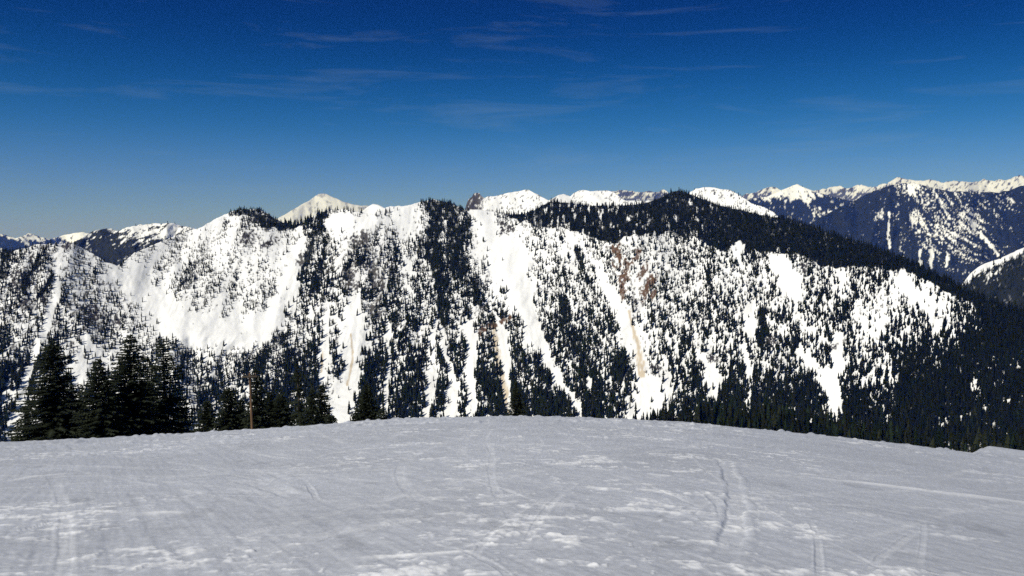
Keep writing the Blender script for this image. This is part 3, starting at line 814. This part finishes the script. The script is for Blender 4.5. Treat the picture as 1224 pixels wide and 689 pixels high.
LABELS = [
 (1, 0, 900, 'dark pointed conifer of the near wood at the left end behind the crest', 'conifers at the left end of the near wood'),
 (1, 900, 1050, 'dark conifer in the middle of the near wood just above the sloping crest', 'conifers in the middle of the near wood'),
 (1, 1050, 2000, 'dark brownish conifer of the near wood at its right end', 'conifers at the right end of the near wood'),
 (0, -500, 330, 'small far conifer low on the mountain behind the big left firs', 'far conifers behind the big left firs'),
 (0, 330, 400, 'far conifer low on the mountain left of the widest snow chute', 'far conifers left of the widest chute'),
 (0, 400, 560, 'far conifer low on the mountain between the white central chutes', 'far conifers between the central chutes'),
 (0, 560, 680, 'far conifer low on the mountain beside the long diagonal snow chute', 'far conifers beside the diagonal chute'),
 (0, 680, 860, 'far conifer low on the mountain around the tan stained snow fan', 'far conifers around the stained fan'),
 (0, 860, 2000, 'far conifer low on the dark right flank of the mountain', 'far conifers on the dark right flank'),
]
used = {0: set(), 1: set()}
g = np.random.default_rng(77)
proto_obj = {}
for app, si, i, tx, ty in own:
    S = (S_main, S_spur)[si]; used[si].add(int(i))
    k = int(g.integers(0, 8))
    if k not in proto_obj:
        o = bpy.data.objects.new('conifer', tree_meshes[k]); proto_obj[k] = o
    else:
        o = proto_obj[k].copy()
    C.objects.link(o)
    h, w = float(S['h'][i]), float(S['w'][i] * S['h'][i])
    o.location = S['P'][i]; o.scale = (w, w, h); o.rotation_euler = (g.normal(0, 0.03), g.normal(0, 0.03), g.uniform(0, 6.28))
    for (s2, a, b, lab, grp) in LABELS:
        if s2 == si and a <= tx < b: tag(o, lab, 'conifer', grp); break

VV, TT, CC = [], [], []; off = 0
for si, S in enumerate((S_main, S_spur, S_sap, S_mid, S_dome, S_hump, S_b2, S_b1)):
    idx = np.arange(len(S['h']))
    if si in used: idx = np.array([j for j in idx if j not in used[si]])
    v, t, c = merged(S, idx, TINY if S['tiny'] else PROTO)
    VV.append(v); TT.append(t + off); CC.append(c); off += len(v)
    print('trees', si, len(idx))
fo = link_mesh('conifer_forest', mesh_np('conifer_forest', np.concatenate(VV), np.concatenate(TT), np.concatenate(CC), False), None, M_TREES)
tag(fo, 'thousands of small dark conifers covering the far mountains', 'forest', None, 'stuff')

# ------------------------------------------------------------------ big firs just beyond the crest
def fir_meshes(h, rad, seed, dens=1.0, sparse=0.0, lean_=(0, 0), blunt=0.0):
    g = np.random.default_rng(seed)
    # trunk
    n = 7; lv = 9; V = []; Tq = []
    for j in range(lv):
        f = j / (lv - 1); rr = (0.017 * h) * (1 - f) ** 0.9 + 0.02
        for i in range(n):
            V.append((rr * math.cos(i * 6.2832 / n) + lean_[0] * h * f, rr * math.sin(i * 6.2832 / n) + lean_[1] * h * f, f * h * 0.985))
    for j in range(lv - 1):
        for i in range(n): Tq.append((j * n + i, j * n + (i + 1) % n, (j + 1) * n + (i + 1) % n, (j + 1) * n + i))
    tm = mesh_np('fir_trunk', np.array(V), np.array(Tq, np.int32)); tm.materials.append(M_BARK)
    # crown
    P = []; T = []
    z = 0.05 * h
    while z < 0.985 * h:
        f = z / h
        L0 = rad * ((1 - f) ** (0.75 - 0.25 * blunt)) * (0.82 + 0.30 * vn(np.array([f * 9.0]), np.array([seed * 1.7]), seed)[0]) + 0.10
        nb = max(4, int((6 + 5 * (1 - f)) * dens))
        ph = g.uniform(0, 6.28)
        for b in range(nb):
            if g.random() < sparse * (0.6 + 0.5 * (1 - f)): continue
            a = ph + b * 6.2832 / nb + g.normal(0, 0.25)
            L = L0 * g.uniform(0.62, 1.18)
            if g.random() < 0.05: L *= 1.25
            zz = z + g.uniform(-0.15, 0.15) * 0.4
            droop = g.uniform(0.18, 0.50) * (1 - f * 0.9) - 0.25 * f
            ca, sa = math.cos(a), math.sin(a)
            m = max(4, int(L / 0.26))
            for q in range(m):
                s0 = q / m; s1 = (q + 1.25) / m
                dz0 = -droop * L * s0 + 0.22 * droop * L * s0 ** 3; dz1 = -droop * L * s1 + 0.22 * droop * L * s1 ** 3
                wdt = L * 0.30 * (1 - s0) * g.uniform(0.6, 1.2) + 0.09
                for sd in (-1, 1):
                    k = len(P)
                    bx, by, bz = L * s0 * ca, L * s0 * sa, zz + dz0
                    ex, ey, ez = L * s1 * ca, L * s1 * sa, zz + dz1
                    lx, ly = -sa * sd * wdt, ca * sd * wdt
                    ox = lean_[0] * zz; oy = lean_[1] * zz
                    P += [(bx + ox, by + oy, bz + 0.04), (ex + ox, ey + oy, ez + 0.02), (bx + (ex - bx) * 1.1 + lx + ox, by + (ey - by) * 1.1 + ly + oy, (bz + ez) / 2 - g.uniform(0.02, 0.16))]
                    T.append((k, k + 1, k + 2))
                # hanging spray
                if g.random() < 0.75:
                    k = len(P); hg = g.uniform(0.10, 0.28) * (1 - 0.5 * f)
                    ox = lean_[0] * zz; oy = lean_[1] * zz
                    P += [(L * s0 * ca + ox, L * s0 * sa + oy, zz + dz0), (L * s1 * ca + ox, L * s1 * sa + oy, zz + dz1),
                          (L * (s0 + s1) / 2 * ca + g.normal(0, 0.07) + ox, L * (s0 + s1) / 2 * sa + g.normal(0, 0.07) + oy, zz + (dz0 + dz1) / 2 - hg)]
                    T.append((k, k + 1, k + 2))
        z += h * 0.0225 * (1 - 0.35 * f) * g.uniform(0.75, 1.25) / (0.5 + 0.5 * dens)
    # leader
    k = len(P); tx, ty = lean_[0] * h, lean_[1] * h
    for aa in (0, 2.1, 4.2):
        k = len(P); P += [(tx + 0.10 * math.cos(aa), ty + 0.10 * math.sin(aa), 0.955 * h), (tx + 0.10 * math.cos(aa + 2.1), ty + 0.10 * math.sin(aa + 2.1), 0.955 * h), (tx, ty, h)]; T.append((k, k + 1, k + 2))
    cm = mesh_np('fir_crown', np.array(P), np.array(T, np.int32), None, False); cm.materials.append(M_NEEDLE)
    return tm, cm


FIRS = [  # x, top y, half width at the crest, distance m, density, sparse, label
 (62, 405, 37, 96, 1.25, 0.0, 'broad tall dark fir standing alone at the far left behind the crest'),
 (33, 478, 17, 100, 1.0, 0.1, 'small dark fir tucked left of the broad far left fir'),
 (80, 446, 24, 108, 1.0, 0.1, 'half hidden fir behind the right side of the broad left fir'),
 (98, 458, 15, 104, 0.9, 0.15, 'short fir in the gap between the broad left fir and the big clump'),
 (117, 428, 27, 92, 1.2, 0.0, 'middle height fir forming the left shoulder of the big clump'),
 (137, 441, 24, 102, 1.1, 0.0, 'fir with its top showing between the left shoulder and the tallest fir'),
 (155, 399, 37, 94, 1.25, 0.0, 'tallest densest black fir in the middle of the big clump'),
 (176, 424, 27, 106, 1.1, 0.05, 'fir filling the dark gap between the two tall firs of the clump'),
 (195, 402, 31, 98, 1.0, 0.12, 'tall fir with gappy lower branches on the right of the big clump'),
 (218, 474, 13, 104, 0.9, 0.15, 'short fir at the right foot of the big clump'),
 (247, 478, 17, 93, 1.0, 0.1, 'low bushy fir standing apart between the clump and the pole'),
 (273, 462, 20, 92, 1.1, 0.05, 'bushy fir close on the left of the wooden pole'),
 (288, 476, 13, 100, 1.0, 0.1, 'small fir touching the left side of the wooden pole'),
 (306, 440, 15, 90, 1.0, 0.05, 'tall narrow fir rising behind the wooden pole'),
 (322, 466, 14, 98, 1.0, 0.05, 'fir standing second to the right of the wooden pole'),
 (335, 471, 18, 90, 1.15, 0.0, 'bushy rounded fir left of the thin gappy fir'),
 (355, 433, 11, 84, 0.75, 0.42, 'thin gappy fir with bare trunk showing against the snow'),
 (373, 463, 12, 82, 0.8, 0.30, 'short open fir just right of the thin gappy fir'),
 (384, 459, 13, 92, 1.05, 0.05, 'dense fir at the right end of the row left of the wide chute'),
 (395, 496, 9, 80, 0.8, 0.3, 'tiny open fir at the left edge of the wide snow chute'),
 (438, 458, 14, 96, 1.2, 0.0, 'dark fir standing just right of the wide snow chute'),
 (425, 492, 8, 92, 0.9, 0.1, 'tiny fir at the right edge of the wide snow chute'),
 (456, 488, 7, 84, 0.7, 0.35, 'tiny nearly bare fir right of the dark fir by the wide chute'),
 (617, 456, 11, 98, 1.1, 0.05, 'lone dark fir poking above the crest near the middle'),
]
for q, (x, yt, hw, r, dn, spz, lab) in enumerate(FIRS):
    a, t = ang(x, yt); a = float(a); t = float(t)
    zg = float(ground_z(np.array([a]), np.array([float(r)]))[0]) - 0.15
    h = r * t - zg
    yc = float(np.interp(x, [c[0] for c in CREST], [c[1] for c in CREST]))
    _, tcr = ang(x, yc)
    fcr = (r * float(tcr) - zg) / h                       # share of the height hidden by the crest
    rad = hw / F * r / max((1 - fcr * 0.8) ** 0.7, 0.3) * 1.3
    ln = (0, 0)
    if q == 16: ln = (-0.035, 0)
    o = empty('fir_tree', (r * math.sin(a) - ln[0] * h, r * math.cos(a), zg), lab, 'fir tree', 'firs just beyond the crest of the slope')
    tm, cm = fir_meshes(h, rad, 1000 + q * 13, dn, spz, ln)
    link_mesh('trunk', tm, o); link_mesh('crown', cm, o)

# ------------------------------------------------------------------ wooden pole
def lathe(profile, n=14):
    V = []; Fq = []
    for (z, r, ox) in profile:
        for i in range(n): V.append((ox + r * math.cos(i * 6.2832 / n), r * math.sin(i * 6.2832 / n), z))
    for j in range(len(profile) - 1):
        for i in range(n): Fq.append((j * n + i, j * n + (i + 1) % n, (j + 1) * n + (i + 1) % n, (j + 1) * n + i))
    return V, Fq


def bm_object(name, build, mat, parent, bevel=0.0):
    import bmesh
    bm = bmesh.new(); build(bm)
    if bevel: bmesh.ops.bevel(bm, geom=bm.edges[:], offset=bevel, segments=2, affect='EDGES')
    me = bpy.data.meshes.new(name); bm.to_mesh(me); bm.free()
    return link_mesh(name, me, parent, mat)


rp = 72.0
ab, _ = ang(302, 514); at_, tt = ang(298.2, 446)
zg = float(ground_z(np.array([float(ab)]), np.array([rp]))[0]) - 0.3
zt = rp * float(tt); H = zt - zg
pole = empty('utility_pole', (rp * math.sin(float(ab)), rp * math.cos(float(ab)), zg), 'brown wooden pole with a short crossarm standing among the left firs', 'pole')
pole.rotation_euler = (0, 0, -float(ab))
dxt = rp * (math.sin(float(at_)) - math.sin(float(ab)))


def b_pole(bm):
    import bmesh
    prof = [(0, 0.11, 0)] + [(H * f, 0.11 - 0.04 * f + 0.003 * math.sin(f * 40), dxt * f) for f in (0.1, 0.25, 0.4, 0.55, 0.7, 0.85, 0.985)] + [(H, 0.06, dxt), (H + 0.01, 0.001, dxt)]
    V, Fq = lathe(prof)
    vs = [bm.verts.new(v) for v in V]
    for f in Fq: bm.faces.new([vs[i] for i in f])


def box(bm, c, s):
    import bmesh
    r_ = bmesh.ops.create_cube(bm, size=1.0)
    for v in r_['verts']: v.co = Vector((c[0] + v.co.x * s[0], c[1] + v.co.y * s[1], c[2] + v.co.z * s[2]))


po = bm_object('post', b_pole, M_WOOD, pole)
for p_ in po.data.polygons: p_.use_smooth = True
arm = bm_object('crossarm', lambda bm: box(bm, (dxt, -0.15, H - 0.28), (1.2, 0.12, 0.14)), M_ARM, pole, 0.012)
for sx_ in (-0.46, 0.46):
    def b_ins(bm, sx_=sx_):
        V, Fq = lathe([(H - 0.22, 0.02, 0), (H - 0.12, 0.02, 0), (H - 0.11, 0.05, 0), (H - 0.06, 0.045, 0), (H - 0.04, 0.055, 0), (H + 0.0, 0.03, 0), (H + 0.01, 0.001, 0)], 10)
        vs = [bm.verts.new((v[0] + dxt + sx_, v[1] - 0.15, v[2])) for v in V]
        for f in Fq: bm.faces.new([vs[i] for i in f])
    bm_object('insulator', b_ins, M_METAL, pole)

# ------------------------------------------------------------------ air
HAZE_D = 3.1e-5
def build_haze():
    x, y0, y1, zl, zh = 47000.0, -47000.0, 47000.0, -525.0, 1750.0
    V = [(-x, y0, zl), (x, y0, zl), (x, y1, zl), (-x, y1, zl), (-x, y0, zh), (x, y0, zh), (x, y1, zh), (-x, y1, zh)]
    Fq = [(0, 3, 2, 1), (4, 5, 6, 7), (0, 1, 5, 4), (1, 2, 6, 5), (2, 3, 7, 6), (3, 0, 4, 7)]
    o = link_mesh('haze', mesh_np('haze', np.array(V), np.array(Fq, np.int32), None, False))
    m = bpy.data.materials.new('mountain_air'); m.use_nodes = True
    nt = m.node_tree; nt.nodes.remove(nt.nodes['Principled BSDF'])
    pv = nt.nodes.new('ShaderNodeVolumePrincipled')
    pv.inputs['Density'].default_value = HAZE_D; pv.inputs['Color'].default_value = (0.03, 0.18, 1.0, 1)
    pv.inputs['Absorption Color'].default_value = (1, 1, 1, 1); pv.inputs['Anisotropy'].default_value = 0.0
    nt.links.new(pv.outputs['Volume'], nt.nodes['Material Output'].inputs['Volume'])
    o.data.materials.append(m)
    tag(o, 'thin blue mountain air filling the valleys', 'haze', None, 'stuff')
build_haze()

# ------------------------------------------------------------------ light, sky, camera
SUN_AZ, SUN_EL = math.radians(-136), math.radians(42)          # bearing clockwise from +Y: behind left
sdir = Vector((math.sin(SUN_AZ) * math.cos(SUN_EL), math.cos(SUN_AZ) * math.cos(SUN_EL), math.sin(SUN_EL)))
ld = bpy.data.lights.new('sun', 'SUN'); ld.energy = 4.6; ld.angle = math.radians(0.5); ld.color = (1.0, 0.965, 0.91)
lo = bpy.data.objects.new('sun', ld); C.objects.link(lo); lo.rotation_euler = (-sdir).to_track_quat('-Z', 'Y').to_euler(); lo.location = (0, 0, 3000)

W = bpy.data.worlds.new('World'); SC.world = W; W.use_nodes = True
nt = W.node_tree; L = nt.links.new
bg = nt.nodes['Background']; bg.inputs['Strength'].default_value = 0.07
sky = nt.nodes.new('ShaderNodeTexSky'); sky.sky_type = 'NISHITA'; sky.sun_disc = False
sky.sun_elevation = SUN_EL; sky.sun_rotation = SUN_AZ % (2 * math.pi); sky.altitude = 1700; sky.air_density = 1.0; sky.dust_density = 0.2; sky.ozone_density = 2.5
tc = nt.nodes.new('ShaderNodeTexCoord'); sep = nt.nodes.new('ShaderNodeSeparateXYZ'); L(tc.outputs['Generated'], sep.inputs['Vector'])
ramp = nt.nodes.new('ShaderNodeValToRGB'); ramp.color_ramp.interpolation = 'B_SPLINE'
els = ramp.color_ramp.elements
els[0].position = 0.0; els[0].color = (0.54, 0.60, 1.08, 1); els[1].position = 1.0; els[1].color = (0.55, 0.62, 0.72, 1)
for p_, c_ in ((0.06, (0.47, 0.60, 1.06)), (0.13, (0.07, 0.45, 0.83)), (0.22, (0.0, 0.15, 0.44)), (0.32, (0.0, 0.07, 0.32)), (0.42, (0.16, 0.28, 0.46)), (0.56, (0.52, 0.58, 0.66))):
    e_ = els.new(p_); e_.color = (*c_, 1)
L(sep.outputs['Z'], ramp.inputs['Fac'])
mul = nt.nodes.new('ShaderNodeMix'); mul.data_type = 'RGBA'; mul.blend_type = 'MULTIPLY'; mul.inputs['Factor'].default_value = 1
L(sky.outputs['Color'], mul.inputs['A']); L(ramp.outputs['Color'], mul.inputs['B'])
# thin cirrus
mp = nt.nodes.new('ShaderNodeMapping'); mp.inputs['Scale'].default_value = (1.6, 1.6, 15.0); mp.inputs['Rotation'].default_value = (0.0, math.radians(-4), 0.0); mp.inputs['Location'].default_value = (0.7, 0.3, 1.75)
n1 = nt.nodes.new('ShaderNodeTexNoise'); n1.inputs['Scale'].default_value = 2.6; n1.inputs['Detail'].default_value = 9; n1.inputs['Roughness'].default_value = 0.62; n1.inputs['Distortion'].default_value = 0.6
r1 = nt.nodes.new('ShaderNodeMapRange'); r1.inputs['From Min'].default_value = 0.53; r1.inputs['From Max'].default_value = 0.80; r1.inputs['To Max'].default_value = 0.26
L(tc.outputs['Generated'], mp.inputs['Vector']); L(mp.outputs['Vector'], n1.inputs['Vector']); L(n1.outputs['Fac'], r1.inputs['Value'])
cm_ = nt.nodes.new('ShaderNodeMix'); cm_.data_type = 'RGBA'; cm_.inputs['B'].default_value = (2.9, 4.4, 6.6, 1)
L(mul.outputs['Result'], cm_.inputs['A']); L(r1.outputs['Result'], cm_.inputs['Factor'])
L(cm_.outputs['Result'], bg.inputs['Color'])

cam = bpy.data.cameras.new('camera'); cam.sensor_width = 36; cam.lens = 36 * F / 1224; cam.clip_start = 0.1; cam.clip_end = 120000
co = bpy.data.objects.new('camera', cam); C.objects.link(co); co.location = (0, 0, 0); co.rotation_euler = (math.pi / 2 - PITCH, 0, 0)
SC.camera = co

SC.view_settings.view_transform = 'Standard'; SC.view_settings.look = 'None'; SC.view_settings.gamma = 1; SC.view_settings.exposure = 0
SC.view_settings.use_curve_mapping = False
cy_ = SC.cycles
cy_.max_bounces = 5; cy_.diffuse_bounces = 3; cy_.glossy_bounces = 1; cy_.transmission_bounces = 1; cy_.volume_bounces = 0; cy_.transparent_max_bounces = 4
cy_.use_denoising = False
cy_.denoiser = 'OPENIMAGEDENOISE'
cy_.denoising_input_passes = 'RGB_ALBEDO_NORMAL'
cy_.denoising_prefilter = 'NONE'
SC.render.film_transparent = False
